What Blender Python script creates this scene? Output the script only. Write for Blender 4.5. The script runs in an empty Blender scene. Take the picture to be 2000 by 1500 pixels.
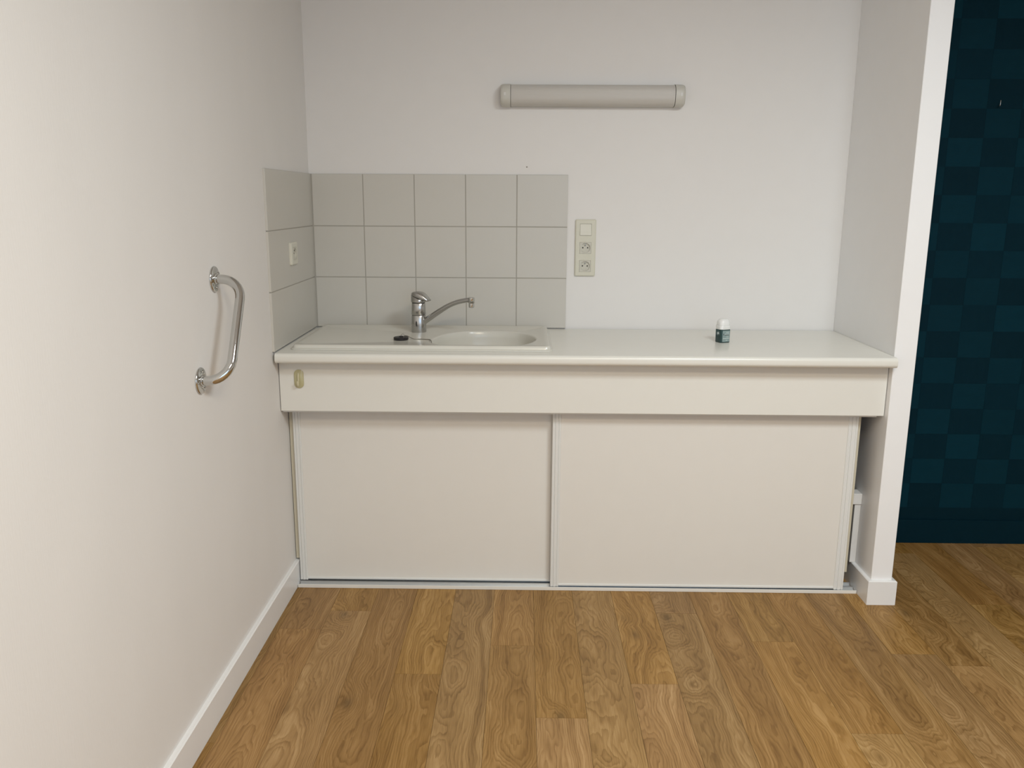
import bpy, bmesh, math, random
from mathutils import Vector, Matrix

random.seed(7)
scene = bpy.context.scene
COL = scene.collection

# ------------------------------------------------------------------ camera
F_PX = 1645.7                      # focal length in pixels of the 2000 px wide frame
CAM = Vector((0.8396, -3.3596, 1.4053))
PIT, YAW, ROL = 0.2157, -0.0129, 0.0054
fwd = Vector((math.sin(YAW) * math.cos(PIT), math.cos(YAW) * math.cos(PIT), -math.sin(PIT)))
rgt = Vector((math.cos(YAW), -math.sin(YAW), 0))
upv = rgt.cross(fwd)
r2 = rgt * math.cos(ROL) + upv * math.sin(ROL)
u2 = upv * math.cos(ROL) - rgt * math.sin(ROL)
cd = bpy.data.cameras.new('camera')
cd.sensor_fit = 'HORIZONTAL'
cd.sensor_width = 36.0
cd.lens = F_PX * 36.0 / 2000.0
cd.clip_start = 0.05
cam = bpy.data.objects.new('camera', cd)
COL.objects.link(cam)
cam.matrix_world = Matrix(((r2.x, u2.x, -fwd.x, CAM.x), (r2.y, u2.y, -fwd.y, CAM.y), (r2.z, u2.z, -fwd.z, CAM.z), (0, 0, 0, 1)))
scene.camera = cam

# ------------------------------------------------------------------ light
ROOM_X, ROOM_Y, ROOM_Z = 4.6, -4.4, 2.5
WIN = (0.5, 2.5, 0.90, 2.10)       # rear window: x0, x1, z0, z1
LAMP_SIZE = 0.60
LAMPS = [((1.95, -2.45), 45.0, (0.88, 0.96, 1.0), 'square ceiling lamp panel with cool white light, towards the teal wall'),
         ((1.35, -3.40), 37.0, (1.0, 0.86, 0.66), 'square ceiling lamp panel with warm white light, nearer the window')]
DAY_POWER = 10.0

world = bpy.data.worlds.new('world')
scene.world = world
world.use_nodes = True
wn = world.node_tree.nodes
bg = wn['Background']
bg.inputs['Color'].default_value = (0.62, 0.76, 1.0, 1)
bg.inputs['Strength'].default_value = 1.2

def area_light(name, loc, rot, sx, sy, power, col, parent=None):
    ld = bpy.data.lights.new(name, 'AREA')
    ld.shape = 'RECTANGLE'
    ld.size, ld.size_y = sx, sy
    ld.energy = power
    ld.color = col
    o = bpy.data.objects.new(name, ld)
    COL.objects.link(o)
    o.location = loc
    o.rotation_euler = rot
    if parent:
        o.parent = parent
    return o

area_light('window_daylight', ((WIN[0] + WIN[1]) / 2, ROOM_Y + 0.03, (WIN[2] + WIN[3]) / 2), (math.radians(90), 0, 0),
           WIN[1] - WIN[0] - 0.1, WIN[3] - WIN[2] - 0.1, DAY_POWER, (0.45, 0.70, 1.0))

vs = scene.view_settings
vs.view_transform = 'Standard'
vs.look = 'None'
vs.gamma = 1.0
vs.exposure = 0.0
vs.use_curve_mapping = False

# ------------------------------------------------------------------ materials
def S(r, g, b):
    f = lambda c: (c / 255 / 12.92) if c / 255 <= 0.04045 else ((c / 255 + 0.055) / 1.055) ** 2.4
    return (f(r), f(g), f(b), 1)

def new_mat(name, col=(0.8, 0.8, 0.8, 1), rough=0.5, metal=0.0, spec=0.5):
    m = bpy.data.materials.new(name)
    m.use_nodes = True
    b = m.node_tree.nodes['Principled BSDF']
    b.inputs['Base Color'].default_value = col
    b.inputs['Roughness'].default_value = rough
    b.inputs['Metallic'].default_value = metal
    b.inputs['Specular IOR Level'].default_value = spec
    return m, m.node_tree.nodes, m.node_tree.links, b

def add_bump(nt, b, scale, stretch, strength, dist=0.001, detail=3, coord='Object'):
    N, L = nt.nodes, nt.links
    tc = N.new('ShaderNodeTexCoord')
    mp = N.new('ShaderNodeMapping')
    mp.inputs['Scale'].default_value = stretch
    L.new(tc.outputs[coord], mp.inputs['Vector'])
    nz = N.new('ShaderNodeTexNoise')
    nz.inputs['Scale'].default_value = scale
    nz.inputs['Detail'].default_value = detail
    L.new(mp.outputs['Vector'], nz.inputs['Vector'])
    bp = N.new('ShaderNodeBump')
    bp.inputs['Strength'].default_value = strength
    bp.inputs['Distance'].default_value = dist
    L.new(nz.outputs['Fac'], bp.inputs['Height'])
    L.new(bp.outputs['Normal'], b.inputs['Normal'])
    return nz, mp

def vary(nt, b, col, amount, scale, stretch=(1, 1, 1)):
    """gentle blotchy tint of the paint or plastic itself"""
    N, L = nt.nodes, nt.links
    tc = N.new('ShaderNodeTexCoord')
    mp = N.new('ShaderNodeMapping')
    mp.inputs['Scale'].default_value = stretch
    L.new(tc.outputs['Object'], mp.inputs['Vector'])
    nz = N.new('ShaderNodeTexNoise')
    nz.inputs['Scale'].default_value = scale
    nz.inputs['Detail'].default_value = 4
    L.new(mp.outputs['Vector'], nz.inputs['Vector'])
    mx = N.new('ShaderNodeMix')
    mx.data_type = 'RGBA'
    mx.inputs[6].default_value = tuple(c * (1 - amount) for c in col[:3]) + (1,)
    mx.inputs[7].default_value = tuple(min(1, c * (1 + amount)) for c in col[:3]) + (1,)
    L.new(nz.outputs['Fac'], mx.inputs[0])
    L.new(mx.outputs[2], b.inputs['Base Color'])

WALLC = (0.785, 0.765, 0.74, 1)
NIBC = (0.88, 0.88, 0.88, 1)
def wall_paper():
    m, N, L, b = new_mat('white_fibre_wallpaper', WALLC, 0.62, 0, 0.35)
    vary(m.node_tree, b, WALLC, 0.025, 6, (1, 1, 0.5))
    add_bump(m.node_tree, b, 260, (1, 1, 0.12), 0.35, 0.0008, 3)
    return m
def plain(name, col, rough, bump=None, spec=0.5, amt=0.015):
    m, N, L, b = new_mat(name, col, rough, 0, spec)
    vary(m.node_tree, b, col, amt, 14)
    if bump:
        add_bump(m.node_tree, b, bump[0], (1, 1, 1), bump[1], 0.0006, 3)
    return m

M = {}
M['wall'] = wall_paper()
M['wall_smooth'] = plain('white_satin_wall', WALLC, 0.55, (90, 0.12))
M['nib'] = plain('white_gloss_wall', NIBC, 0.42, (90, 0.08))
M['ceiling'] = plain('ceiling_white', (0.82, 0.81, 0.79, 1), 0.8)
M['skirting'] = plain('skirting_gloss_white', (0.83, 0.825, 0.815, 1), 0.33, (60, 0.05))
M['tile'] = plain('glazed_tile', (0.59, 0.567, 0.515, 1), 0.34, (12, 0.06))
M['grout'] = plain('tile_grout', (0.42, 0.397, 0.352, 1), 0.9)
M['laminate'] = plain('laminate_worktop', (0.76, 0.745, 0.685, 1), 0.25, (700, 0.05))
M['fascia'] = plain('fascia_laminate', (0.77, 0.755, 0.70, 1), 0.42)
M['door'] = plain('door_panel_melamine', (0.77, 0.745, 0.695, 1), 0.45)
M['profile'] = plain('door_profile_white', (0.76, 0.76, 0.735, 1), 0.35)
M['beige'] = plain('cream_edge', (0.58, 0.53, 0.41, 1), 0.5)
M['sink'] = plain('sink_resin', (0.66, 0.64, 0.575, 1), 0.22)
M['alu'], _, _, _b = new_mat('track_aluminium', (0.62, 0.63, 0.63, 1), 0.35, 0.75)
M['track_white'] = plain('track_white', (0.78, 0.76, 0.71, 1), 0.4)
M['chrome'], _, _, _b = new_mat('chrome', (0.60, 0.60, 0.585, 1), 0.06, 1.0)
M['dull_chrome'], _, _, _b = new_mat('worn_chrome', (0.46, 0.455, 0.44, 1), 0.22, 1.0)
M['black'] = plain('black_rubber', (0.012, 0.011, 0.013, 1), 0.45)
M['dark'] = plain('dark_hole', (0.02, 0.018, 0.015, 1), 0.7)
M['cream'] = plain('cream_plastic', (0.66, 0.64, 0.53, 1), 0.35)
M['cream_light'] = plain('cream_plastic_insert', (0.69, 0.67, 0.575, 1), 0.35)
M['recess'] = plain('recess_brown', (0.22, 0.20, 0.16, 1), 0.6)
M['socket'] = plain('socket_plastic', (0.60, 0.58, 0.50, 1), 0.4)
M['fixture'] = plain('fixture_plastic', (0.60, 0.585, 0.53, 1), 0.4)
M['badge'] = plain('fixture_badge', (0.68, 0.67, 0.64, 1), 0.4)
M['white_plastic'] = plain('white_plastic', (0.82, 0.82, 0.80, 1), 0.3)
M['hook'] = plain('yellowed_clear_plastic', (0.50, 0.46, 0.27, 1), 0.25)
M['hook_light'] = plain('yellowed_clear_plastic_light', (0.60, 0.55, 0.37, 1), 0.25)
M['bottle'] = plain('dark_green_label', (0.012, 0.045, 0.045, 1), 0.3)
M['label_glare'] = plain('teal_label_with_glare', (0.25, 0.325, 0.32, 1), 0.35)  # dark teal label, its front glare put into the paler colour
M['print'] = plain('pale_print', (0.55, 0.62, 0.60, 1), 0.5)
M['print_dark'] = plain('dark_print', (0.06, 0.08, 0.08, 1), 0.5)
M['pvc'] = plain('white_trunking', (0.74, 0.72, 0.69, 1), 0.4)
M['subfloor'] = plain('subfloor_joint', (0.10, 0.06, 0.025, 1), 0.8)
M['chain'], _, _, _b = new_mat('dull_chain', (0.30, 0.28, 0.24, 1), 0.45, 0.8)

def diffuser_mat():
    m, N, L, b = new_mat('ribbed_diffuser', (0.585, 0.56, 0.52, 1), 0.35, 0, 0.4)
    tc = N.new('ShaderNodeTexCoord')
    wv = N.new('ShaderNodeTexWave')
    wv.bands_direction = 'Z'
    wv.inputs['Scale'].default_value = 95
    L.new(tc.outputs['Object'], wv.inputs['Vector'])
    bp = N.new('ShaderNodeBump')
    bp.inputs['Strength'].default_value = 0.25
    bp.inputs['Distance'].default_value = 0.001
    L.new(wv.outputs['Fac'], bp.inputs['Height'])
    L.new(bp.outputs['Normal'], b.inputs['Normal'])
    return m
M['diffuser'] = diffuser_mat()

def teal_mat(name, col, direction):
    m, N, L, b = new_mat(name, col, 0.7, 0, 0.10)
    vary(m.node_tree, b, col, 0.10, 18)
    # every pasted square varies a little in tone
    src = b.inputs['Base Color'].links[0].from_socket
    oi = N.new('ShaderNodeObjectInfo')
    mr = N.new('ShaderNodeMapRange')
    mr.inputs['To Min'].default_value = 0.91
    mr.inputs['To Max'].default_value = 1.09
    L.new(oi.outputs['Random'], mr.inputs['Value'])
    sc = N.new('ShaderNodeVectorMath')
    sc.operation = 'SCALE'
    L.new(src, sc.inputs[0])
    L.new(mr.outputs['Result'], sc.inputs['Scale'])
    L.new(sc.outputs[0], b.inputs['Base Color'])
    add_bump(m.node_tree, b, 420, direction, 0.45, 0.0008, 2)
    return m
M['teal_v'] = teal_mat('teal_weave_vertical', (0.0006, 0.0190, 0.0312, 1), (1, 1, 0.08))  # darker weave: directional sheen put into the base colour
M['teal_h'] = teal_mat('teal_weave_horizontal', (0.0010, 0.0268, 0.0425, 1), (0.08, 1, 1))  # lighter weave: its sheen is painted into the base colour too
M['teal'] = teal_mat('teal_paint', (0.0006, 0.0175, 0.0285, 1), (1, 1, 1))

def wood_mat():
    m, N, L, b = new_mat('oak_plank', (0.35, 0.2, 0.08, 1), 0.5, 0, 0.32)
    def nd(t, **k):
        n = N.new(t)
        for a, v in k.items():
            setattr(n, a, v)
        return n
    def math_(op, a=None, c=None, clamp=False):
        n = nd('ShaderNodeMath', operation=op, use_clamp=clamp)
        for i, v in enumerate((a, c)):
            if v is None:
                continue
            if isinstance(v, (int, float)):
                n.inputs[i].default_value = v
            else:
                L.new(v, n.inputs[i])
        return n.outputs[0]
    tc = nd('ShaderNodeTexCoord')
    oi = nd('ShaderNodeObjectInfo')
    sp = nd('ShaderNodeSeparateXYZ')
    L.new(tc.outputs['Object'], sp.inputs[0])
    x, y = sp.outputs[0], sp.outputs[1]
    wh = nd('ShaderNodeTexWhiteNoise', noise_dimensions='1D')
    L.new(math_('MULTIPLY', oi.outputs['Random'], 917.3), wh.inputs['W'])
    sc = nd('ShaderNodeSeparateColor')
    L.new(wh.outputs['Color'], sc.inputs[0])
    ra, rb, rc = sc.outputs[0], sc.outputs[1], sc.outputs[2]
    seed = math_('MULTIPLY', oi.outputs['Random'], 61.0)
    def vec(a, c, z):
        n = nd('ShaderNodeCombineXYZ')
        for i, v in enumerate((a, c, z)):
            if isinstance(v, (int, float)):
                n.inputs[i].default_value = v
            else:
                L.new(v, n.inputs[i])
        return n.outputs[0]
    def noise(v, scale, detail=2, rough=0.5):
        n = nd('ShaderNodeTexNoise')
        n.inputs['Scale'].default_value = scale
        n.inputs['Detail'].default_value = detail
        n.inputs['Roughness'].default_value = rough
        L.new(v, n.inputs['Vector'])
        return n.outputs['Fac']
    n1 = noise(vec(math_('MULTIPLY', x, 2.0), math_('MULTIPLY', y, 0.55), seed), 3.6, 2)
    n2 = noise(vec(math_('MULTIPLY', x, 1.3), math_('MULTIPLY', y, 0.6), math_('ADD', seed, 7.7)), 6.0, 2, 0.5)
    # knots
    vo = nd('ShaderNodeTexVoronoi', voronoi_dimensions='3D', feature='F1')
    vo.inputs['Scale'].default_value = 1.0
    L.new(vec(math_('MULTIPLY', x, 8.0), math_('MULTIPLY', y, 4.0), math_('MULTIPLY', seed, 3.0)), vo.inputs['Vector'])
    gate = nd('ShaderNodeSeparateColor')
    L.new(vo.outputs['Color'], gate.inputs[0])
    on = math_('GREATER_THAN', gate.outputs[0], 0.62)
    kd = math_('MULTIPLY', vo.outputs['Distance'], vo.outputs['Distance'])
    bell = math_('MULTIPLY', math_('EXPONENT', math_('MULTIPLY', kd, -7.0)), on)
    core = math_('MULTIPLY', math_('EXPONENT', math_('MULTIPLY', kd, -70.0)), on)
    xp = math_('ADD', math_('SUBTRACT', x, math_('MULTIPLY', math_('SUBTRACT', ra, 0.5), 0.10)),
               math_('MULTIPLY', math_('SUBTRACT', n1, 0.5), 0.085))
    slope = math_('MULTIPLY', y, math_('MULTIPLY', math_('SUBTRACT', rb, 0.5), 0.09))
    dp = math_('ADD', math_('ADD', math_('ADD', 0.03, math_('MULTIPLY', rc, 0.05)), slope),
               math_('ADD', math_('MULTIPLY', math_('SUBTRACT', n2, 0.5), 0.075), math_('MULTIPLY', bell, 0.05)))
    r = math_('SQRT', math_('ADD', math_('MULTIPLY', xp, xp), math_('MULTIPLY', dp, dp)))
    wob = noise(vec(math_('MULTIPLY', x, 5.0), math_('MULTIPLY', y, 0.9), math_('ADD', seed, 11.0)), 9.0, 2, 0.5)
    w = math_('ADD', math_('MULTIPLY', r, 150.0), math_('MULTIPLY', wob, 2.2))
    saw = math_('FRACT', w)
    # late wood: darkens slowly through each year ring, then drops back
    late = math_('MULTIPLY', math_('POWER', saw, 2.4), math_('SUBTRACT', 1.0, math_('POWER', saw, 14.0)))
    rn = nd('ShaderNodeTexNoise', noise_dimensions='1D')
    rn.inputs['Scale'].default_value = 1.0
    rn.inputs['Detail'].default_value = 1.0
    L.new(math_('ADD', math_('MULTIPLY', r, 48.0), seed), rn.inputs['W'])
    band = rn.outputs['Fac']
    fib = noise(vec(math_('MULTIPLY', x, 30.0), y, seed), 14.0, 3, 0.6)
    pore = noise(vec(math_('MULTIPLY', x, 40.0), math_('MULTIPLY', y, 1.4), seed), 22.0, 1)
    broad = noise(vec(math_('MULTIPLY', x, 3.0), math_('MULTIPLY', y, 0.6), math_('ADD', seed, 3.0)), 5.0, 1)
    t = math_('ADD', 0.68, math_('MULTIPLY', math_('SUBTRACT', broad, 0.5), 0.55))
    t = math_('ADD', t, math_('MULTIPLY', math_('SUBTRACT', band, 0.5), 0.75))
    t = math_('ADD', t, math_('MULTIPLY', math_('SUBTRACT', fib, 0.5), 0.78))
    t = math_('SUBTRACT', t, math_('MULTIPLY', late, math_('MULTIPLY', wob, 0.95)))
    cr = nd('ShaderNodeValToRGB')
    e = cr.color_ramp.elements
    e[0].position, e[0].color = 0.0, (0.150, 0.074, 0.020, 1)
    e[1].position, e[1].color = 1.0, (0.430, 0.265, 0.108, 1)
    for p, c in ((0.35, (0.238, 0.128, 0.038, 1)), (0.68, (0.325, 0.185, 0.062, 1))):
        q = e.new(p)
        q.color = c
    L.new(t, cr.inputs['Fac'])
    tone = math_('ADD', 0.89, math_('MULTIPLY', rb, 0.20))
    dark = math_('SUBTRACT', tone, math_('MULTIPLY', core, 0.42))
    dark = math_('SUBTRACT', dark, math_('MULTIPLY', math_('GREATER_THAN', pore, 0.66), 0.07))
    mul = nd('ShaderNodeVectorMath', operation='SCALE')
    L.new(cr.outputs['Color'], mul.inputs[0])
    L.new(dark, mul.inputs['Scale'])
    hs = nd('ShaderNodeHueSaturation')
    L.new(math_('ADD', 0.497, math_('MULTIPLY', rc, 0.006)), hs.inputs['Hue'])
    L.new(math_('ADD', 0.95, math_('MULTIPLY', ra, 0.10)), hs.inputs['Saturation'])
    L.new(mul.outputs[0], hs.inputs['Color'])
    L.new(hs.outputs['Color'], b.inputs['Base Color'])
    bp = nd('ShaderNodeBump')
    bp.inputs['Strength'].default_value = 0.12
    bp.inputs['Distance'].default_value = 0.0006
    L.new(fib, bp.inputs['Height'])
    L.new(bp.outputs['Normal'], b.inputs['Normal'])
    return m
M['wood'] = wood_mat()

def glass_mat():
    m, N, L, b = new_mat('window_glass', (1, 1, 1, 1), 0.02)
    tr = N.new('ShaderNodeBsdfTransparent')
    gl = N.new('ShaderNodeBsdfGlossy')
    gl.inputs['Roughness'].default_value = 0.02
    mx = N.new('ShaderNodeMixShader')
    mx.inputs[0].default_value = 0.06
    L.new(tr.outputs[0], mx.inputs[1])
    L.new(gl.outputs[0], mx.inputs[2])
    L.new(mx.outputs[0], N['Material Output'].inputs['Surface'])
    return m
M['glass'] = glass_mat()

# ------------------------------------------------------------------ mesh helpers
def box(bm, x0, x1, y0, y1, z0, z1):
    v = [bm.verts.new(p) for p in ((x0, y0, z0), (x1, y0, z0), (x1, y1, z0), (x0, y1, z0),
                                   (x0, y0, z1), (x1, y0, z1), (x1, y1, z1), (x0, y1, z1))]
    for f in ((0, 3, 2, 1), (4, 5, 6, 7), (0, 1, 5, 4), (1, 2, 6, 5), (2, 3, 7, 6), (3, 0, 4, 7)):
        bm.faces.new([v[i] for i in f])
    return v

def bevel_all(bm, w, seg=2):
    bmesh.ops.bevel(bm, geom=list(bm.edges), offset=w, segments=seg, profile=0.5, affect='EDGES', clamp_overlap=True)

def box_bm(x0, x1, y0, y1, z0, z1, bev=0, seg=2):
    bm = bmesh.new()
    box(bm, x0, x1, y0, y1, z0, z1)
    if bev:
        bevel_all(bm, bev, seg)
    return bm

def loft(bm, rings, cap0=True, cap1=True):
    vr = [[bm.verts.new(p) for p in r] for r in rings]
    n = len(vr[0])
    for a, c in zip(vr, vr[1:]):
        for i in range(n):
            j = (i + 1) % n
            bm.faces.new((a[i], a[j], c[j], c[i]))
    if cap0:
        bm.faces.new(list(reversed(vr[0])))
    if cap1:
        bm.faces.new(vr[-1])

def lathe(bm, prof, n=32, axis='Z', centre=(0, 0, 0), caps=(True, True)):
    rings = []
    for r, h in prof:
        ring = []
        for i in range(n):
            a = 2 * math.pi * i / n
            c, s = r * math.cos(a), r * math.sin(a)
            p = {'Z': (c, s, h), 'X': (h, c, s), 'Y': (s, h, c)}[axis]
            ring.append((p[0] + centre[0], p[1] + centre[1], p[2] + centre[2]))
        rings.append(ring)
    loft(bm, rings, *caps)

def tube(bm, pts, radii, n=14, caps=True, flat=None):
    pts = [Vector(p) for p in pts]
    if isinstance(radii, (int, float)):
        radii = [radii] * len(pts)
    t0 = (pts[1] - pts[0]).normalized()
    ref = Vector((0, 0, 1)) if abs(t0.z) < 0.9 else Vector((0, 1, 0))
    u = t0.cross(ref).normalized()
    rings = []
    for i, p in enumerate(pts):
        a = pts[max(i - 1, 0)]
        c = pts[min(i + 1, len(pts) - 1)]
        t = (c - a).normalized()
        u = (u - t * u.dot(t)).normalized()
        w = t.cross(u)
        fl = flat[i] if flat else 1.0
        rings.append([tuple(p + (u * math.cos(2 * math.pi * k / n) + w * math.sin(2 * math.pi * k / n) * fl) * radii[i]) for k in range(n)])
    loft(bm, rings, caps, caps)

def catmull(pts, seg=8):
    pts = [Vector(p) for p in pts]
    P = [pts[0] * 2 - pts[1]] + pts + [pts[-1] * 2 - pts[-2]]
    out = []
    for i in range(1, len(P) - 2):
        for k in range(seg):
            t = k / seg
            a, c, d, e = P[i - 1], P[i], P[i + 1], P[i + 2]
            out.append(0.5 * ((2 * c) + (d - a) * t + (2 * a - 5 * c + 4 * d - e) * t * t + (3 * c - a - 3 * d + e) * t ** 3))
    out.append(pts[-1])
    return out

def rrect(w, h, r, n=6):
    """rounded rectangle outline, centred, counter-clockwise"""
    out = []
    for cx, cy, a0 in ((w / 2 - r, h / 2 - r, 0), (-w / 2 + r, h / 2 - r, 90), (-w / 2 + r, -h / 2 + r, 180), (w / 2 - r, -h / 2 + r, 270)):
        for k in range(n + 1):
            a = math.radians(a0 + 90 * k / n)
            out.append((cx + r * math.cos(a), cy + r * math.sin(a)))
    return out

def finish(bm, smooth=None):
    bmesh.ops.recalc_face_normals(bm, faces=list(bm.faces))
    return bm

def obj(name, bm, mat, parent=None, smooth=False, angle=35, loc=None):
    bmesh.ops.recalc_face_normals(bm, faces=list(bm.faces))
    me = bpy.data.meshes.new(name)
    if smooth:
        for f in bm.faces:
            f.smooth = True
        for e in bm.edges:
            if len(e.link_faces) == 2 and e.calc_face_angle(0) > math.radians(angle):
                e.smooth = False
    bm.to_mesh(me)
    bm.free()
    me.materials.append(M[mat] if isinstance(mat, str) else mat)
    o = bpy.data.objects.new(name, me)
    COL.objects.link(o)
    if parent:
        o.parent = parent
    if loc:
        o.location = loc
    return o

def mesh_copy(name, src, parent, loc):
    o = src.copy()
    o.name = name
    COL.objects.link(o)
    o.parent = parent
    o.location = loc
    return o

def tag(o, label, cat, group=None, kind=None):
    o['label'] = label
    o['category'] = cat
    if group:
        o['group'] = group
    if kind:
        o['kind'] = kind
    return o

def thing(name, label, cat, loc=(0, 0, 0), rotz=0, group=None):
    o = bpy.data.objects.new(name, None)
    o.empty_display_size = 0.05
    COL.objects.link(o)
    o.location = loc
    o.rotation_euler = (0, 0, rotz)
    return tag(o, label, cat, group)

# ------------------------------------------------------------------ structure
PX0, PX1, PYF = 2.0845, 2.158, -0.563        # the nib wall beside the kitchenette
BH, BT = 0.0913, 0.0139                       # skirting height and thickness

# floor: base slab with each plank laid on it
floor = tag(obj('floor', box_bm(-0.12, ROOM_X + 0.1, ROOM_Y - 0.1, 0.15, -0.06, -0.004), 'subfloor'),
            'floor of honey-oak wood-look planks running towards the sink wall', 'floor', kind='structure')
PW = 0.1418
ends = {0: -0.796, 1: -0.665, 3: -1.059, 5: -0.886, 6: -1.272, 8: -1.098, 9: -0.657, 11: -0.843, 12: -1.324, 14: -0.910, 15: -0.976, 17: -0.5645}
PLEN = 1.30
plank_meshes = {}
def plank(i, y0, y1):
    xa = 0.0337 + (i - 0) * PW
    xb = xa + PW
    key = (round(y1 - y0, 3), i < 0)
    g = 0.0004
    if key not in plank_meshes:
        hw = PW / 2 - g
        hl = (y1 - y0) / 2 - g
        bm = box_bm(-hw, hw, -hl, hl, -0.004, 0.0)
        o = obj('plank', bm, 'wood', floor, loc=((xa + xb) / 2, (y0 + y1) / 2, 0))
        plank_meshes[key] = o
        return o
    return mesh_copy('plank', plank_meshes[key], floor, ((xa + xb) / 2, (y0 + y1) / 2, 0))
NCOL = 31
for i in range(-1, NCOL):
    e0 = ends.get(i)
    if e0 is None:
        e0 = -0.02 - random.random() * 0.25 - (0.0 if i % 2 else 1.02) if i < 18 else -random.random() * PLEN
        if i in (2, 4, 7, 10, 13):
            e0 = -0.28
        if i == 16:
            e0 = -0.12
    cuts = [0.008]
    k = e0
    while k + PLEN < -0.02:
        k += PLEN
    while k > ROOM_Y + 0.05:
        cuts.append(k)
        k -= PLEN
    cuts.append(ROOM_Y)
    if i == 2 or i == 4 or i == 7 or i == 10 or i == 13:
        cuts = [c for c in cuts if not (-1.55 < c < -0.45)]
    for a, c in zip(cuts, cuts[1:]):
        plank(i, c, a)

ceiling = tag(obj('ceiling', box_bm(-0.12, ROOM_X + 0.1, ROOM_Y - 0.1, 0.15, ROOM_Z, ROOM_Z + 0.1), 'ceiling'),
              'plain white ceiling of the room', 'ceiling', kind='structure')
wall_left = tag(obj('wall_left', box_bm(-0.12, 0.0, ROOM_Y - 0.1, 0.15, 0, ROOM_Z), 'wall'),
                'white fibre-textured side wall carrying the chrome grab bar', 'wall', kind='structure')
wall_back = tag(obj('wall_back', box_bm(0.0, PX1, 0.008, 0.15, 0, ROOM_Z), 'wall_smooth'),
                'white wall behind the sink, part tiled, with the strip light', 'wall', kind='structure')
nib = tag(obj('wall_divider', box_bm(PX0, PX1, PYF, 0.008, 0, ROOM_Z, 0.0015, 1), 'nib'),
          'narrow white dividing wall between kitchenette and teal wall', 'wall', kind='structure')
wall_teal = tag(obj('wall_teal', box_bm(PX1, ROOM_X + 0.1, 0.0, 0.15, 0, ROOM_Z), 'teal'),
                'dark teal wall with a woven checkerboard of squares', 'wall', kind='structure')
CW, CH = 0.132, 0.1063
sq = {}
for c in range(0, 9):
    for r in range(0, 23):
        x = 2.4535 + (c - 2) * CW
        z = 0.8990 - 8 * CH + r * CH + 0.0
        if z < 0.1 or z + CH > ROOM_Z or x < PX1 + 0.02:
            continue
        # rows above z = 0.899 start light in the column at 2.4535
        light = ((r - 8) + (c - 2)) % 2 == 0
        loc = (x + CW / 2, 0, z + CH / 2)
        if light not in sq:
            sq[light] = obj('wall_square', box_bm(-CW / 2 + 0.0004, CW / 2 - 0.0004, -0.0008, 0.002, -CH / 2 + 0.0004, CH / 2 - 0.0004),
                            'teal_h' if light else 'teal_v', wall_teal, loc=loc)
        else:
            mesh_copy('wall_square', sq[light], wall_teal, loc)
tag(obj('wall_right', box_bm(ROOM_X, ROOM_X + 0.1, ROOM_Y - 0.1, 0.0, 0, ROOM_Z), 'wall_smooth'),
    'white wall on the far side of the room', 'wall', kind='structure')
bm = bmesh.new()
wx0, wx1, wz0, wz1 = WIN
for a in ((0, wx0, 0, ROOM_Z), (wx1, ROOM_X, 0, ROOM_Z), (wx0, wx1, 0, wz0), (wx0, wx1, wz1, ROOM_Z)):
    box(bm, a[0], a[1], ROOM_Y - 0.25, ROOM_Y, a[2], a[3])
tag(obj('wall_rear', bm, 'wall_smooth'), 'white wall with the window, facing the sink wall', 'wall', kind='structure')
bm = bmesh.new()
fy0, fy1 = ROOM_Y - 0.16, ROOM_Y - 0.10
for a in ((wx0, wx1, wz0, wz0 + 0.06), (wx0, wx1, wz1 - 0.06, wz1), (wx0, wx0 + 0.06, wz0, wz1), (wx1 - 0.06, wx1, wz0, wz1),
          ((wx0 + wx1) / 2 - 0.05, (wx0 + wx1) / 2 + 0.05, wz0, wz1)):
    box(bm, a[0], a[1], fy0, fy1, a[2], a[3])
win = tag(obj('window_1', bm, 'white_plastic'), 'white two-pane window in the wall facing the sink', 'window', kind='structure')
for a in ((wx0 + 0.06, (wx0 + wx1) / 2 - 0.05), ((wx0 + wx1) / 2 + 0.05, wx1 - 0.06)):
    obj('pane', box_bm(a[0], a[1], ROOM_Y - 0.134, ROOM_Y - 0.128, wz0 + 0.06, wz1 - 0.06), 'glass', win)

# skirtings
bm = bmesh.new()
sec = [(0.0, 0.0), (BT, 0.0), (BT, BH - 0.003), (BT - 0.003, BH), (0.0, BH)]
loft(bm, [[(x, ROOM_Y, z) for x, z in sec], [(x, 0.0, z) for x, z in sec]])
tag(obj('baseboard_left', bm, 'skirting'), 'white skirting along the foot of the grab bar wall', 'skirting', kind='structure')
bm = bmesh.new()
def nib_ring(d, z):
    return [(PX0 - d, 0.006, z), (PX0 - d, PYF - d, z), (PX1 + d, PYF - d, z), (PX1 + d, -0.0, z)]
rings = [nib_ring(BT, 0.0), nib_ring(BT, BH - 0.003), nib_ring(BT - 0.003, BH), nib_ring(0.0, BH)]
vr = [[bm.verts.new(p) for p in r] for r in rings]
for a, c in zip(vr, vr[1:]):
    for i in range(3):
        bm.faces.new((a[i], a[i + 1], c[i + 1], c[i]))
tag(obj('baseboard_divider', bm, 'skirting'), 'white skirting wrapping the foot of the narrow dividing wall', 'skirting', kind='structure')
tag(obj('baseboard_teal', box_bm(PX1 + BT, ROOM_X, -0.0115, 0.0, 0, 0.102, 0.0015, 1), 'teal'),
    'dark teal skirting below the checkerboard wall', 'skirting', kind='structure')

bm = bmesh.new()
lathe(bm, [(0.0028, 0.0079), (0.0026, 0.0073), (0.0012, 0.0070)], 12, 'Y', (0.849, 0, 1.528))
obj('nail_head', bm, 'recess', wall_back, True)

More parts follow.
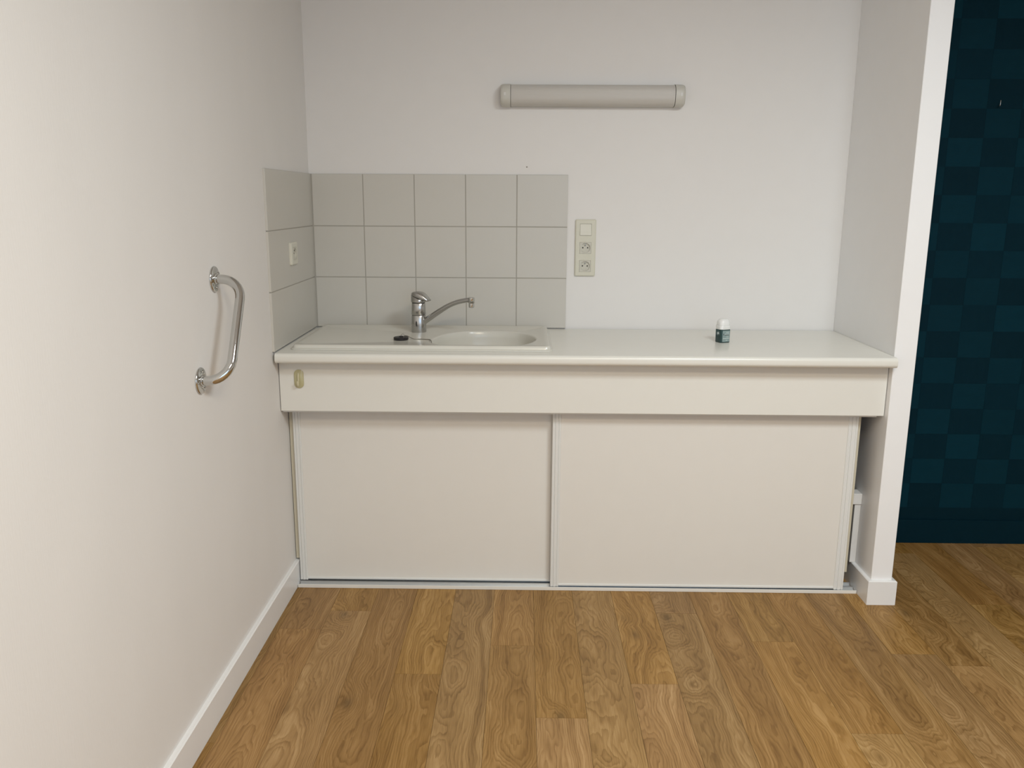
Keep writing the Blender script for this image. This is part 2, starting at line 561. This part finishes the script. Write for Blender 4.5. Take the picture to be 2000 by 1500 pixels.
# wall tiles (parts of the walls they are glued to)
TZ, TP = 1.4997, 0.2
obj('grout', box_bm(0.008, 1.0095, 0.0018, 0.009, TZ - 3 * TP + 0.0005, TZ - 0.001), 'grout', wall_back)
t0 = None
for r in range(3):
    for c in range(5):
        w = TP - 0.0034
        loc = (0.0112 + TP * (c + 0.5), 0, TZ - TP * (r + 0.5))
        if t0 is None:
            t0 = obj('tile', box_bm(-w / 2, w / 2, 0.0, 0.0085, -w / 2, w / 2, 0.0009, 2), 'tile', wall_back, loc=loc)
        else:
            mesh_copy('tile', t0, wall_back, loc)
obj('grout', box_bm(-0.001, 0.0066, -0.586, 0.006, TZ - 3 * TP + 0.0005, TZ - 0.001), 'grout', wall_left)
t1 = None
for r in range(3):
    h = TP - 0.0034
    loc = (0, -0.2935, TZ - TP * (r + 0.5))
    if t1 is None:
        t1 = obj('tile', box_bm(-0.001, 0.008, -0.2965, 0.2985, -h / 2, h / 2, 0.0009, 2), 'tile', wall_left, loc=loc)
    else:
        mesh_copy('tile', t1, wall_left, loc)

# ------------------------------------------------------------------ ceiling lamp (lights the room, above the frame)
for lp, pw, lc, lab in LAMPS:
    lamp = thing('ceiling_lamp', lab, 'lamp', (lp[0], lp[1], ROOM_Z))
    h = LAMP_SIZE / 2
    bm = bmesh.new()
    ro = [(h + 0.03, 0.0), (h + 0.03, -0.03), (h, -0.03), (h, 0.0)]
    vr = [[bm.verts.new((sx * r_, sy * r_, z_)) for sx, sy in ((1, 1), (-1, 1), (-1, -1), (1, -1))] for r_, z_ in ro]
    for a_, c_ in zip(vr, vr[1:]):
        for i in range(4):
            bm.faces.new((a_[i], a_[(i + 1) % 4], c_[(i + 1) % 4], c_[i]))
    obj('frame', bm, 'white_plastic', lamp)
    obj('diffuser', box_bm(-h, h, -h, h, -0.02, 0), 'white_plastic', lamp)
    area_light('lamp_light', (0, 0, -0.026), (0, 0, 0), LAMP_SIZE - 0.02, LAMP_SIZE - 0.02, pw, lc, lamp)

# ------------------------------------------------------------------ worktop
CT, CB = 0.8975, 0.8632
def ctop_profile(y0, y1, nose):
    if not nose:
        return [(y0, CB), (y1, CB), (y1, CT), (y0, CT)]
    r = 0.0125
    pts = []
    for k in range(7):
        a = math.radians(270 - 90 * k / 6)
        pts.append((y0 + r + r * math.cos(a), CB + r + r * math.sin(a)))
    for k in range(7):
        a = math.radians(180 - 90 * k / 6)
        pts.append((y0 + r + r * math.cos(a), CT - r + r * math.sin(a)))
    pts += [(y1, CT), (y1, CB)]
    return pts
CX0, CX1 = 0.0088, 2.0835
bm = bmesh.new()
for x0, x1, y0, y1, nose in ((CX0, 0.10, -0.6, -0.0012, True), (0.10, 0.905, -0.6, -0.508, True), (0.10, 0.905, -0.055, -0.0012, False), (0.905, CX1, -0.6, -0.0012, True)):
    p = ctop_profile(y0, y1, nose)
    loft(bm, [[(x0, y, z) for y, z in p], [(x1, y, z) for y, z in p]])
worktop = tag(obj('worktop', bm, 'laminate', smooth=True, angle=40), 'long cream-white laminate worktop with a rounded front edge', 'worktop')

# ------------------------------------------------------------------ sink
SX0, SX1, SY0, SY1 = 0.043, 0.9395, -0.5255, -0.026
ST = 0.9145
N_ = 160
bc = Vector((0.70, -0.325))
BAS = [(0.5054, -0.4013), (0.530, -0.448), (0.585, -0.484), (0.70, -0.494), (0.80, -0.480), (0.858, -0.430), (0.8873, -0.335),
       (0.872, -0.245), (0.825, -0.178), (0.74, -0.150), (0.63, -0.160), (0.555, -0.225), (0.520, -0.315)]
bl = catmull([(a, c, 0) for a, c in BAS + BAS[:1]], 14)[:-1]
def ray_poly(poly, ang):
    d = Vector((math.cos(ang), math.sin(ang)))
    best = None
    n = len(poly)
    for i in range(n):
        a = Vector(poly[i][:2]) - bc
        c = Vector(poly[(i + 1) % n][:2]) - bc
        e = c - a
        den = d.x * e.y - d.y * e.x
        if abs(den) < 1e-12:
            continue
        t = (a.x * e.y - a.y * e.x) / den
        u = (a.x * d.y - a.y * d.x) / den
        if t > 0 and -1e-6 <= u <= 1 + 1e-6:
            if best is None or t > best:
                best = t
    return best
def rr(inset, rad):
    w, hh = SX1 - SX0 - 2 * inset, SY1 - SY0 - 2 * inset
    return [(x + (SX0 + SX1) / 2, y + (SY0 + SY1) / 2) for x, y in rrect(w, hh, max(rad - inset, 0.004), 8)]
outer = rr(0, 0.022)
angs = set(2 * math.pi * i / N_ for i in range(N_))
for p in outer:
    angs.add(math.atan2(p[1] - bc.y, p[0] - bc.x) % (2 * math.pi))
angs = sorted(angs)
flt = [angs[0]]
for a in angs[1:]:
    if a - flt[-1] > 0.002:
        flt.append(a)
angs = flt
def ring_at(poly, z, scale=1.0):
    out = []
    for a in angs:
        t = ray_poly(poly, a) * scale
        out.append((bc.x + math.cos(a) * t, bc.y + math.sin(a) * t, z))
    return out
rings = [ring_at(rr(-0.003, 0.022), CT + 0.0004), ring_at(rr(-0.003, 0.022), CT + 0.004), ring_at(rr(0.004, 0.022), CT + 0.0065),
         ring_at(rr(0.006, 0.022), ST - 0.004), ring_at(rr(0.008, 0.022), ST - 0.001), ring_at(rr(0.0115, 0.022), ST),
         ring_at(rr(0.024, 0.024), ST), ring_at(rr(0.034, 0.026), ST - 0.0045)]
rings += [ring_at(bl, ST - 0.0045, 1.03), ring_at(bl, ST - 0.0055, 1.0), ring_at(bl, ST - 0.010, 0.985), ring_at(bl, ST - 0.03, 0.972), ring_at(bl, ST - 0.11, 0.94),
          ring_at(bl, ST - 0.14, 0.78), ring_at(bl, ST - 0.15, 0.55), ring_at(bl, ST - 0.152, 0.12)]
bm = bmesh.new()
loft(bm, rings, False, True)
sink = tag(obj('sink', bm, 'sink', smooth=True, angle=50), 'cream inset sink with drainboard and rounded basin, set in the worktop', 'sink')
bm = bmesh.new()
lathe(bm, [(0.034, 0), (0.038, 0.003), (0.030, 0.005), (0.026, 0.001), (0.0, 0.001)][:4], 28, 'Z', (bc.x, bc.y, ST - 0.1525))
obj('drain', bm, 'chrome', sink, True)

# ------------------------------------------------------------------ mixer tap
FX, FY = 0.4425, -0.180
SD = ST - 0.0045
tap = thing('mixer_tap', 'chrome single-lever mixer tap with a long curved spout on the sink', 'tap', (FX, FY, SD))
def sq_ring(rx, ry, z, n=40, e=2.6, ox=0.0, tilt=0.0):
    out = []
    for i in range(n):
        a = 2 * math.pi * i / n
        c, s = math.cos(a), math.sin(a)
        x = math.copysign(abs(c) ** (2 / e), c) * rx
        y = math.copysign(abs(s) ** (2 / e), s) * ry
        out.append((x + ox, y, z + tilt * x))
    return out
bm = bmesh.new()
loft(bm, [sq_ring(0.0275, 0.0275, 0.0), sq_ring(0.0282, 0.0282, 0.002), sq_ring(0.0275, 0.0275, 0.03), sq_ring(0.0268, 0.0268, 0.0625), sq_ring(0.0258, 0.0258, 0.0645)])
body = obj('body', bm, 'dull_chrome', tap, True, 40)
bm = bmesh.new()
loft(bm, [sq_ring(0.0258, 0.0258, 0.0660), sq_ring(0.0268, 0.0268, 0.0675), sq_ring(0.0262, 0.0262, 0.090), sq_ring(0.0254, 0.0254, 0.1090), sq_ring(0.0245, 0.0245, 0.1105)])
obj('collar', bm, 'dull_chrome', tap, True, 40)
bm = bmesh.new()
loft(bm, [sq_ring(0.0245, 0.0245, 0.0638), sq_ring(0.0245, 0.0245, 0.0668)])
obj('joint_ring', bm, 'dark', tap)
bm = bmesh.new()
loft(bm, [sq_ring(0.0238, 0.0238, 0.1098), sq_ring(0.0238, 0.0238, 0.1128)])
obj('joint_ring', bm, 'dark', tap)
# handle: a cup flush with the collar, cut on the slant, under a lever plate that runs out to the right
bm = bmesh.new()
loft(bm, [sq_ring(0.0250, 0.0250, 0.1128), sq_ring(0.0262, 0.0262, 0.1140), sq_ring(0.0264, 0.0264, 0.1180, tilt=-0.06), sq_ring(0.0264, 0.0262, 0.1300, tilt=-0.42), sq_ring(0.0250, 0.0248, 0.1315, tilt=-0.42)])
cup = obj('handle_cup', bm, 'dull_chrome', tap, True, 40)
bm = bmesh.new()
st = [(-0.0264, 0.1385, 0.1425, 0.0030), (-0.0258, 0.1365, 0.1460, 0.0070), (-0.0235, 0.1345, 0.1492, 0.0130), (-0.0195, 0.1335, 0.1515, 0.0185), (-0.012, 0.1325, 0.1532, 0.0235), (0.000, 0.1290, 0.1538, 0.0258),
      (0.011, 0.1245, 0.1525, 0.0248), (0.019, 0.1210, 0.1495, 0.0232), (0.027, 0.1188, 0.1435, 0.0212), (0.036, 0.1176, 0.1345, 0.0188), (0.043, 0.1178, 0.1265, 0.0165), (0.0465, 0.1195, 0.1225, 0.0125)]
rings = []
for x, z0, z1, hw in st:
    rg = []
    hz = (z1 - z0) / 2
    for i in range(24):
        a = 2 * math.pi * i / 24
        c, s_n = math.cos(a), math.sin(a)
        rg.append((x, math.copysign(abs(c) ** 0.6, c) * hw, (z0 + z1) / 2 + math.copysign(abs(s_n) ** 0.6, s_n) * hz))
    rings.append(rg)
loft(bm, rings)
lever = obj('lever', bm, 'dull_chrome', tap, True, 50)
for q in (cup, lever):
    q.rotation_euler = (0, 0, math.radians(-18))
bm = bmesh.new()
sp = catmull([(0.016, -0.006, 0.037), (0.034, -0.013, 0.049), (0.075, -0.027, 0.078), (0.115, -0.041, 0.104), (0.150, -0.053, 0.120), (0.183, -0.065, 0.1285), (0.199, -0.070, 0.1305)], 7)
nsp = len(sp)
tube(bm, sp, [0.0120 - 0.0032 * min(1, i / (nsp * 0.55)) for i in range(nsp)], 18)
spout = obj('spout', bm, 'dull_chrome', tap, True, 50)
bm = bmesh.new()
tipx, tipy = 0.2055, -0.0725
lathe(bm, [(0.0095, 0.141), (0.0118, 0.1395), (0.0122, 0.121), (0.0112, 0.1195)], 28, 'Z', (tipx, tipy, 0))
obj('spout_head', bm, 'chrome', tap, True, 40)
bm = bmesh.new()
lathe(bm, [(0.0106, 0.1190), (0.0108, 0.108), (0.0100, 0.1035), (0.0085, 0.1030)], 28, 'Z', (tipx, tipy, 0))
obj('aerator', bm, 'chrome', tap, True, 40)
bm = bmesh.new()
rg = [(-0.0062 + 0.0026 * math.cos(2 * math.pi * i / 20), 0.0105 * math.sin(2 * math.pi * i / 20)) for i in range(20)]
loft(bm, [[(x, -0.0276, 0.034 + z) for x, z in rg], [(x * 1.0, -0.0284, 0.034 + z) for x, z in rg]])
obj('maker_mark', bm, 'dark', body)

# ------------------------------------------------------------------ plug and chain
plug = thing('sink_plug', 'black rubber sink plug lying on the drainboard with its chain', 'plug', (0.4015, -0.372, SD))
bm = bmesh.new()
lathe(bm, [(0.0235, 0.0), (0.0262, 0.0015), (0.0270, 0.0085), (0.0250, 0.0105), (0.012, 0.0108)], 36)
obj('stopper', bm, 'black', plug, True, 40)
bm = bmesh.new()
lathe(bm, [(0.0075, 0.0105), (0.0075, 0.013), (0.005, 0.0145)], 16)
obj('boss', bm, 'black', plug, True)
bm = bmesh.new()
tube(bm, [(0.006 + 0.006 * math.cos(2 * math.pi * i / 20), 0, 0.0155 + 0.0058 * math.sin(2 * math.pi * i / 20)) for i in range(21)], 0.0010, 6, False)
obj('ring', bm, 'chrome', plug, True)
bm = bmesh.new()
ch = catmull([(0.011, 0.0, 0.0150), (0.022, 0.010, 0.0128), (0.030, 0.012, 0.0075), (0.046, 0.009, 0.0018), (0.066, 0.0105, 0.0016), (0.088, 0.006, 0.0016), (0.103, -0.002, 0.0016), (0.1115, -0.030, 0.0014), (0.1185, -0.072, -0.0035), (0.128, -0.072, -0.022)], 8)
tube(bm, ch, [0.0013 + 0.0004 * (i % 2) for i in range(len(ch))], 8)
obj('chain', bm, 'chain', plug, True)

# ------------------------------------------------------------------ fascia and doors
fascia = tag(obj('fascia_panel', box_bm(0.0025, 2.0825, -0.535, -0.517, 0.684, 0.8625, 0.001, 1), 'fascia'),
             'plain white fascia board under the worktop, above the sliding doors', 'panel')

rail = thing('top_rail', 'slim white upper sliding door rail below the fascia board', 'rail', (0, 0, 0))
obj('front_lip', box_bm(0.004, 2.066, -0.5165, -0.509, 0.6755, 0.712), 'profile', rail)
obj('rear_lip', box_bm(0.004, 2.066, -0.420, -0.414, 0.6755, 0.712), 'profile', rail)
obj('web', box_bm(0.004, 2.066, -0.5165, -0.414, 0.712, 0.718), 'profile', rail)

track = thing('floor_track', 'slim double floor track under the sliding doors', 'track', (0, 0, 0))
TX0, TX1 = 0.0165, 2.0685
obj('base_plate', box_bm(TX0, TX1, -0.487, -0.418, 0.0002, 0.003), 'alu', track)
obj('front_lip', box_bm(TX0, TX1, -0.4905, -0.4865, 0.0002, 0.0125, 0.0008, 2), 'track_white', track)
obj('middle_lip', box_bm(TX0, TX1, -0.4580, -0.4555, 0.003, 0.012), 'alu', track)
obj('rear_lip', box_bm(TX0, TX1, -0.4215, -0.418, 0.003, 0.012), 'alu', track)

def stile_bm(x0, x1, yf, z0, z1):
    """door edge profile with two shallow grooves down its face"""
    w = x1 - x0
    sec = [(0, 0.022), (0, 0.0015), (0.002, 0), (0.24 * w, 0), (0.28 * w, 0.0022), (0.34 * w, 0.0022), (0.38 * w, -0.0008), (0.66 * w, -0.0008),
           (0.70 * w, 0.0022), (0.76 * w, 0.0022), (0.80 * w, 0), (w - 0.0015, 0), (w, 0.0015), (w, 0.022)]
    bm = bmesh.new()
    loft(bm, [[(x0 + a, yf + c, z0) for a, c in sec], [(x0 + a, yf + c, z1) for a, c in sec]])
    return bm
def sliding_door(label, x0, x1, yf, zb, zt, lw, rw, flange):
    d = thing('sliding_door', label, 'door', ((x0 + x1) / 2, yf + 0.01, zb))
    inv = Matrix.Translation((-(x0 + x1) / 2, -(yf + 0.01), -zb))
    def part(name, bm, mat, **k):
        bmesh.ops.transform(bm, matrix=inv, verts=list(bm.verts))
        return obj(name, bm, mat, d, **k)
    part('panel', box_bm(x0 + lw - 0.001, x1 - rw + 0.001, yf + 0.004, yf + 0.016, zb + 0.006, zt - 0.004), 'door')
    part('bottom_trim', box_bm(x0 + lw, x1 - rw, yf + 0.001, yf + 0.018, zb + 0.001, zb + 0.0085, 0.0008, 1), 'profile')
    part('stile', stile_bm(x0, x0 + lw, yf, zb - 0.002, zt), 'profile')
    part('stile', stile_bm(x1 - rw, x1, yf, zb - 0.002, zt), 'profile')
    fx0, fx1, fz = flange
    part('rear_flange', box_bm(fx0, fx1, yf + 0.010, yf + 0.016, fz, zt - 0.01, 0.0015, 2), 'beige')
    return d
sliding_door('white sliding cabinet door next to the skirting wall, below the sink', 0.0172, 0.995, -0.4535, 0.0165, 0.700, 0.0275, 0.029, (0.0022, 0.0170, 0.096))
sliding_door('white sliding cabinet door next to the dividing wall, sliding in front', 0.9470, 2.0205, -0.4835, 0.0145, 0.700, 0.0295, 0.0340, (2.0206, 2.0325, 0.077))

# ------------------------------------------------------------------ cable trunking inside the cabinet
tr = thing('cable_trunking', 'white plastic cable trunking topped by a box behind the sliding door', 'trunking', (PX0, -0.40, BH))
obj('duct', box_bm(-0.0225, -0.0004, -0.017, 0.012, 0.0005, 0.2280, 0.0008, 1), 'pvc', tr)
obj('duct_cap', box_bm(-0.052, -0.0004, -0.022, 0.030, 0.2290, 0.2700, 0.0015, 2), 'pvc', tr)

# ------------------------------------------------------------------ grab bar
gb = thing('grab_bar', 'polished chrome bent grab bar screwed to the white side wall', 'grab bar', (0, -1.1525, 0.94))
A = Vector((0, -1.078 + 1.1525, 1.19 - 0.94))
B = Vector((0, -1.227 + 1.1525, 0.94 - 0.94))
off = 0.0776
ax = (B - A).normalized()
def corner(P, dirn):
    """quarter bend from the wall axis (+X) into dirn with radius R"""
    R = 0.058
    c = P + Vector((off - R, 0, 0)) + dirn * R
    out = []
    for k in range(11):
        t = math.radians(90 * k / 10)
        out.append(c + Vector((R * math.sin(t), 0, 0)) - dirn * R * math.cos(t))
    return out
path = [A + Vector((0.004, 0, 0))] + corner(A, ax) + list(reversed(corner(B, -ax))) + [B + Vector((0.004, 0, 0))]
bm = bmesh.new()
tube(bm, path, 0.0126, 24)
obj('bar', bm, 'chrome', gb, True, 60)
for P, a0 in ((A, 35), (B, 65)):
    bm = bmesh.new()
    lathe(bm, [(0.0345, 0.0003), (0.0352, 0.0015), (0.0348, 0.0038), (0.0320, 0.0058), (0.016, 0.0072), (0.0155, 0.0105), (0.0128, 0.0115)], 40, 'X', tuple(P))
    fl = obj('flange', bm, 'chrome', gb, True, 45)
    for k in range(3):
        a = math.radians(a0 + 120 * k)
        bm = bmesh.new()
        lathe(bm, [(0.0042, 0.0058), (0.0040, 0.0078), (0.0022, 0.0090)], 14, 'X', (P.x, P.y + 0.0235 * math.cos(a), P.z + 0.0235 * math.sin(a)))
        obj('screw', bm, 'dull_chrome', fl, True)

# ------------------------------------------------------------------ strip light above the sink
LX0, LX1, LZ0, LZ1 = 0.7485, 1.4390, 1.7480, 1.8305
zc = (LZ0 + LZ1) / 2
sl = thing('strip_light', 'long white wall strip light with a ribbed diffuser, switched off', 'light', ((LX0 + LX1) / 2, 0.008, zc))
def lsec(hh, dep, n=18, e=2.9):
    out = [(0.0, -hh), ]
    for k in range(n + 1):
        a = -math.pi / 2 + math.pi * k / n
        c, s = math.cos(a), math.sin(a)
        out.append((-0.010 - (dep - 0.010) * abs(c) ** (2 / e), math.copysign(abs(s) ** (2 / e), s) * hh))
    out.append((0.0, hh))
    return out
hl = (LX1 - LX0) / 2
bm = bmesh.new()
s_ = lsec(0.0395, 0.060)
loft(bm, [[(-hl + 0.0380, y, z) for y, z in s_], [(hl - 0.0380, y, z) for y, z in s_]])
obj('diffuser', bm, 'diffuser', sl, True, 50)
bm = bmesh.new()
box(bm, -hl + 0.01, hl - 0.01, -0.012, -0.0002, -0.0405, 0.0405)
obj('base', bm, 'fixture', sl)
for sgn in (-1, 1):
    bm = bmesh.new()
    rings = []
    for dx, f in ((0.036, 0.985), (0.0365, 1.0), (0.020, 1.0), (0.009, 0.985), (0.003, 0.94), (0.0, 0.86)):
        ss = lsec(0.0413 * f, 0.063 * (0.55 + 0.45 * f) if f < 0.98 else 0.063)
        rings.append([(sgn * (hl - dx), y, z) for y, z in ss])
    loft(bm, rings)
    capo = obj('end_cap', bm, 'fixture', sl, True, 45)
    obj('badge', box_bm(sgn * (hl - 0.0155) - 0.0042, sgn * (hl - 0.0155) + 0.0042, -0.0636, -0.0610, -0.004, 0.0075, 0.0004, 1), 'badge', capo)

# ------------------------------------------------------------------ switch and socket plates
def frame_plate(w, h, t, holes, ins=0.004):
    """flat plate in XZ, front towards -Y, square holes [(z centre, size)] on its centre line, sloped rim"""
    bm = bmesh.new()
    out = rrect(w, h, 0.005, 4)
    inn = rrect(w - 2 * ins, h - 2 * ins, 0.004, 4)
    loft(bm, [[(x, 0, z) for x, z in out], [(x, -t * 0.45, z) for x, z in out], [(x * 0.995, -t * 0.75, z * 0.998) for x, z in out], [(x, -t, z) for x, z in inn]], False, False)
    W, H = w / 2 - ins, h / 2 - ins
    c4 = 0.004
    hx = min(q[1] for q in holes) / 2 + 0.0002
    xs = [-W, -hx, hx, W]
    zs = [-H]
    for z, s in sorted(holes):
        zs += [z - s / 2, z + s / 2]
    zs.append(H)
    for i in range(3):
        for j in range(len(zs) - 1):
            if i == 1 and j % 2 == 1:
                a, c, d, e = xs[1], xs[2], zs[j], zs[j + 1]
                for p, q in (((a, d), (c, d)), ((c, d), (c, e)), ((c, e), (a, e)), ((a, e), (a, d))):
                    bm.faces.new([bm.verts.new(v) for v in ((p[0], -t, p[1]), (q[0], -t, q[1]), (q[0], 0, q[1]), (p[0], 0, p[1]))])
                continue
            bm.faces.new([bm.verts.new(v) for v in ((xs[i], -t, zs[j]), (xs[i + 1], -t, zs[j]), (xs[i + 1], -t, zs[j + 1]), (xs[i], -t, zs[j + 1]))])
    return bm

def socket_parts(parent, z, t):
    n = 40
    hs = 0.0222
    R = 0.0190
    circ = [(R * math.cos(2 * math.pi * i / n), R * math.sin(2 * math.pi * i / n)) for i in range(n)]
    sqr = []
    for x, y in circ:
        k = hs / max(abs(x), abs(y))
        sqr.append((x * k, y * k))
    bm = bmesh.new()
    yf = -t - 0.0008
    loft(bm, [[(x, yf + 0.003, z + y) for x, y in sqr], [(x * 0.985, yf, z + y * 0.985) for x, y in sqr], [(x, yf, z + y) for x, y in circ], [(x * 0.97, yf + 0.0075, z + y * 0.97) for x, y in circ]], False, True)
    s = obj('socket', bm, 'socket', parent)
    for sx in (-1, 1):
        bm = bmesh.new()
        lathe(bm, [(0.0027, yf + 0.0075), (0.0027, yf + 0.0066)], 14, 'Y', (sx * 0.0095, 0, z + 0.0005))
        obj('pin_hole', bm, 'dark', s)
    bm = bmesh.new()
    lathe(bm, [(0.0024, yf + 0.0075), (0.0024, yf + 0.0015), (0.0012, yf + 0.0003)], 12, 'Y', (0, 0, z + 0.0105))
    obj('earth_pin', bm, 'dull_chrome', s, True)
    return s

wp = thing('switch_plate', 'tall cream wall plate with a light switch over two sockets', 'switch', (1.0822, 0.008, 1.2200))
PT = 0.0095
obj('frame', frame_plate(0.0812, 0.2210, PT, [(0.0710, 0.0456), (0.0, 0.0448), (-0.0710, 0.0448)]), 'cream', wp)
bm = bmesh.new()
loft(bm, [[(-0.0222, 0.004 - PT, 0.0488), (0.0222, 0.004 - PT, 0.0488), (0.0222, 0.004 - PT, 0.0932), (-0.0222, 0.004 - PT, 0.0932)],
          [(-0.0218, -PT - 0.0032, 0.0492), (0.0218, -PT - 0.0032, 0.0492), (0.0218, -PT + 0.0008, 0.0928), (-0.0218, -PT + 0.0008, 0.0928)]])
obj('switch_rocker', bm, 'cream_light', wp)
obj('recess', box_bm(-0.0225, 0.0225, 0.0042 - PT, 0.0046 - PT, 0.0485, 0.0935), 'recess', wp)
socket_parts(wp, 0.0, PT)
socket_parts(wp, -0.0710, PT)

so = thing('wall_socket', 'single cream wall socket on the tiled side wall', 'socket', (0.008, -0.3105, 1.2110), math.radians(90))
obj('frame', frame_plate(0.0800, 0.0800, 0.0090, [(0.0, 0.0448)]), 'cream_light', so)
socket_parts(so, 0.0, 0.0090)

# ------------------------------------------------------------------ adhesive hook on the fascia
hk = thing('adhesive_hook', 'small yellowed plastic adhesive hook stuck on the fascia board', 'hook', (0.0705, -0.535, 0.7985))
bm = bmesh.new()
o0, o1 = rrect(0.0325, 0.0645, 0.0150, 8), rrect(0.0285, 0.0605, 0.0135, 8)
loft(bm, [[(x, -0.0002, z) for x, z in o0], [(x, -0.0028, z) for x, z in o0], [(x, -0.0042, z) for x, z in o1]])
obj('base', bm, 'hook', hk, True, 40)
bm = bmesh.new()
tube(bm, catmull([(-0.001, -0.003, 0.020), (-0.001, -0.0065, 0.012), (-0.001, -0.0075, -0.010), (-0.001, -0.010, -0.020), (-0.001, -0.016, -0.021), (-0.001, -0.020, -0.013), (-0.001, -0.020, -0.004)], 6), 0.0032, 12)
obj('prong', bm, 'hook_light', hk, True, 50)

# ------------------------------------------------------------------ little bottle on the worktop
bt = thing('small_bottle', 'small dark green labelled bottle with a rounded white cap', 'bottle', (1.5715, -0.293, CT + 0.0002), math.radians(24))
def brr(w, d, r, z):
    return [(x, y, z) for x, y in rrect(w, d, r, 6)]
bm = bmesh.new()
loft(bm, [brr(0.0400, 0.0340, 0.006, 0.0), brr(0.0425, 0.0365, 0.007, 0.0015), brr(0.0430, 0.0370, 0.007, 0.020), brr(0.0440, 0.0380, 0.008, 0.0465), brr(0.0420, 0.0360, 0.008, 0.0480)])
obj('body', bm, 'bottle', bt, True, 40)
bm = bmesh.new()
loft(bm, [brr(0.0425, 0.0365, 0.010, 0.0482), brr(0.0455, 0.0395, 0.011, 0.0500), brr(0.0460, 0.0400, 0.012, 0.0620), brr(0.0452, 0.0392, 0.013, 0.0632)])
obj('cap_ring', bm, 'white_plastic', bt, True, 40)
bm = bmesh.new()
loft(bm, [brr(0.0440, 0.0380, 0.013, 0.0634), brr(0.0445, 0.0385, 0.014, 0.0650), brr(0.0440, 0.0380, 0.015, 0.0740), brr(0.0400, 0.0345, 0.015, 0.0810), brr(0.0310, 0.0270, 0.0128, 0.0855), brr(0.0160, 0.0140, 0.0068, 0.0875)])
obj('cap_lid', bm, 'white_plastic', bt, True, 50)
fl_ = obj('front_label', box_bm(-0.0150, 0.0168, -0.0194, -0.0170, 0.0035, 0.0450, 0.0004, 1), 'label_glare', bt)
bm = bmesh.new()
for x0, x1, z0, z1 in ((0.0, 0.013, 0.0368, 0.0388), (-0.008, 0.0145, 0.0305, 0.0325), (0.001, 0.0125, 0.0245, 0.0256), (0.002, 0.012, 0.0205, 0.0215), (-0.0135, 0.0150, 0.0150, 0.0172), (0.000, 0.006, 0.0080, 0.0098)):
    box(bm, x0, x1, -0.0198, -0.0192, z0, z1)
obj('label_print', bm, 'print', fl_)
bm = bmesh.new()
for x0, x1, z0, z1 in ((-0.0115, -0.0085, 0.0275, 0.0345), (-0.004, 0.0135, 0.0275, 0.0298)):
    box(bm, x0, x1, -0.0198, -0.0192, z0, z1)
obj('label_print', bm, 'print_dark', fl_)
bm = bmesh.new()
lathe(bm, [(0.0085, -0.0222), (0.0085, -0.0212), (0.0062, -0.0212), (0.0062, -0.0222)], 28, 'X', (0, -0.0015, 0.0345), (False, False))
lathe(bm, [(0.0042, -0.0222), (0.0042, -0.0212)], 20, 'X', (0, -0.0015, 0.0345))
obj('emblem', bm, 'print', bt)

# ------------------------------------------------------------------ hook in the teal wall
th = thing('wall_hook', 'tiny bare metal hook in the dark teal wall', 'hook', (2.6250, 0.0, 1.762))
bm = bmesh.new()
tube(bm, catmull([(0, -0.0002, -0.004), (0, -0.012, -0.005), (0, -0.017, -0.002), (0, -0.018, 0.006), (0, -0.018, 0.016)], 5), 0.0014, 8)
obj('shank', bm, 'chrome', th, True, 60)
bm = bmesh.new()
lathe(bm, [(0.006, -0.0002), (0.006, -0.0012), (0.003, -0.0022)], 16, 'Y', (0, 0, -0.004))
obj('rosette', bm, 'teal', th, True)
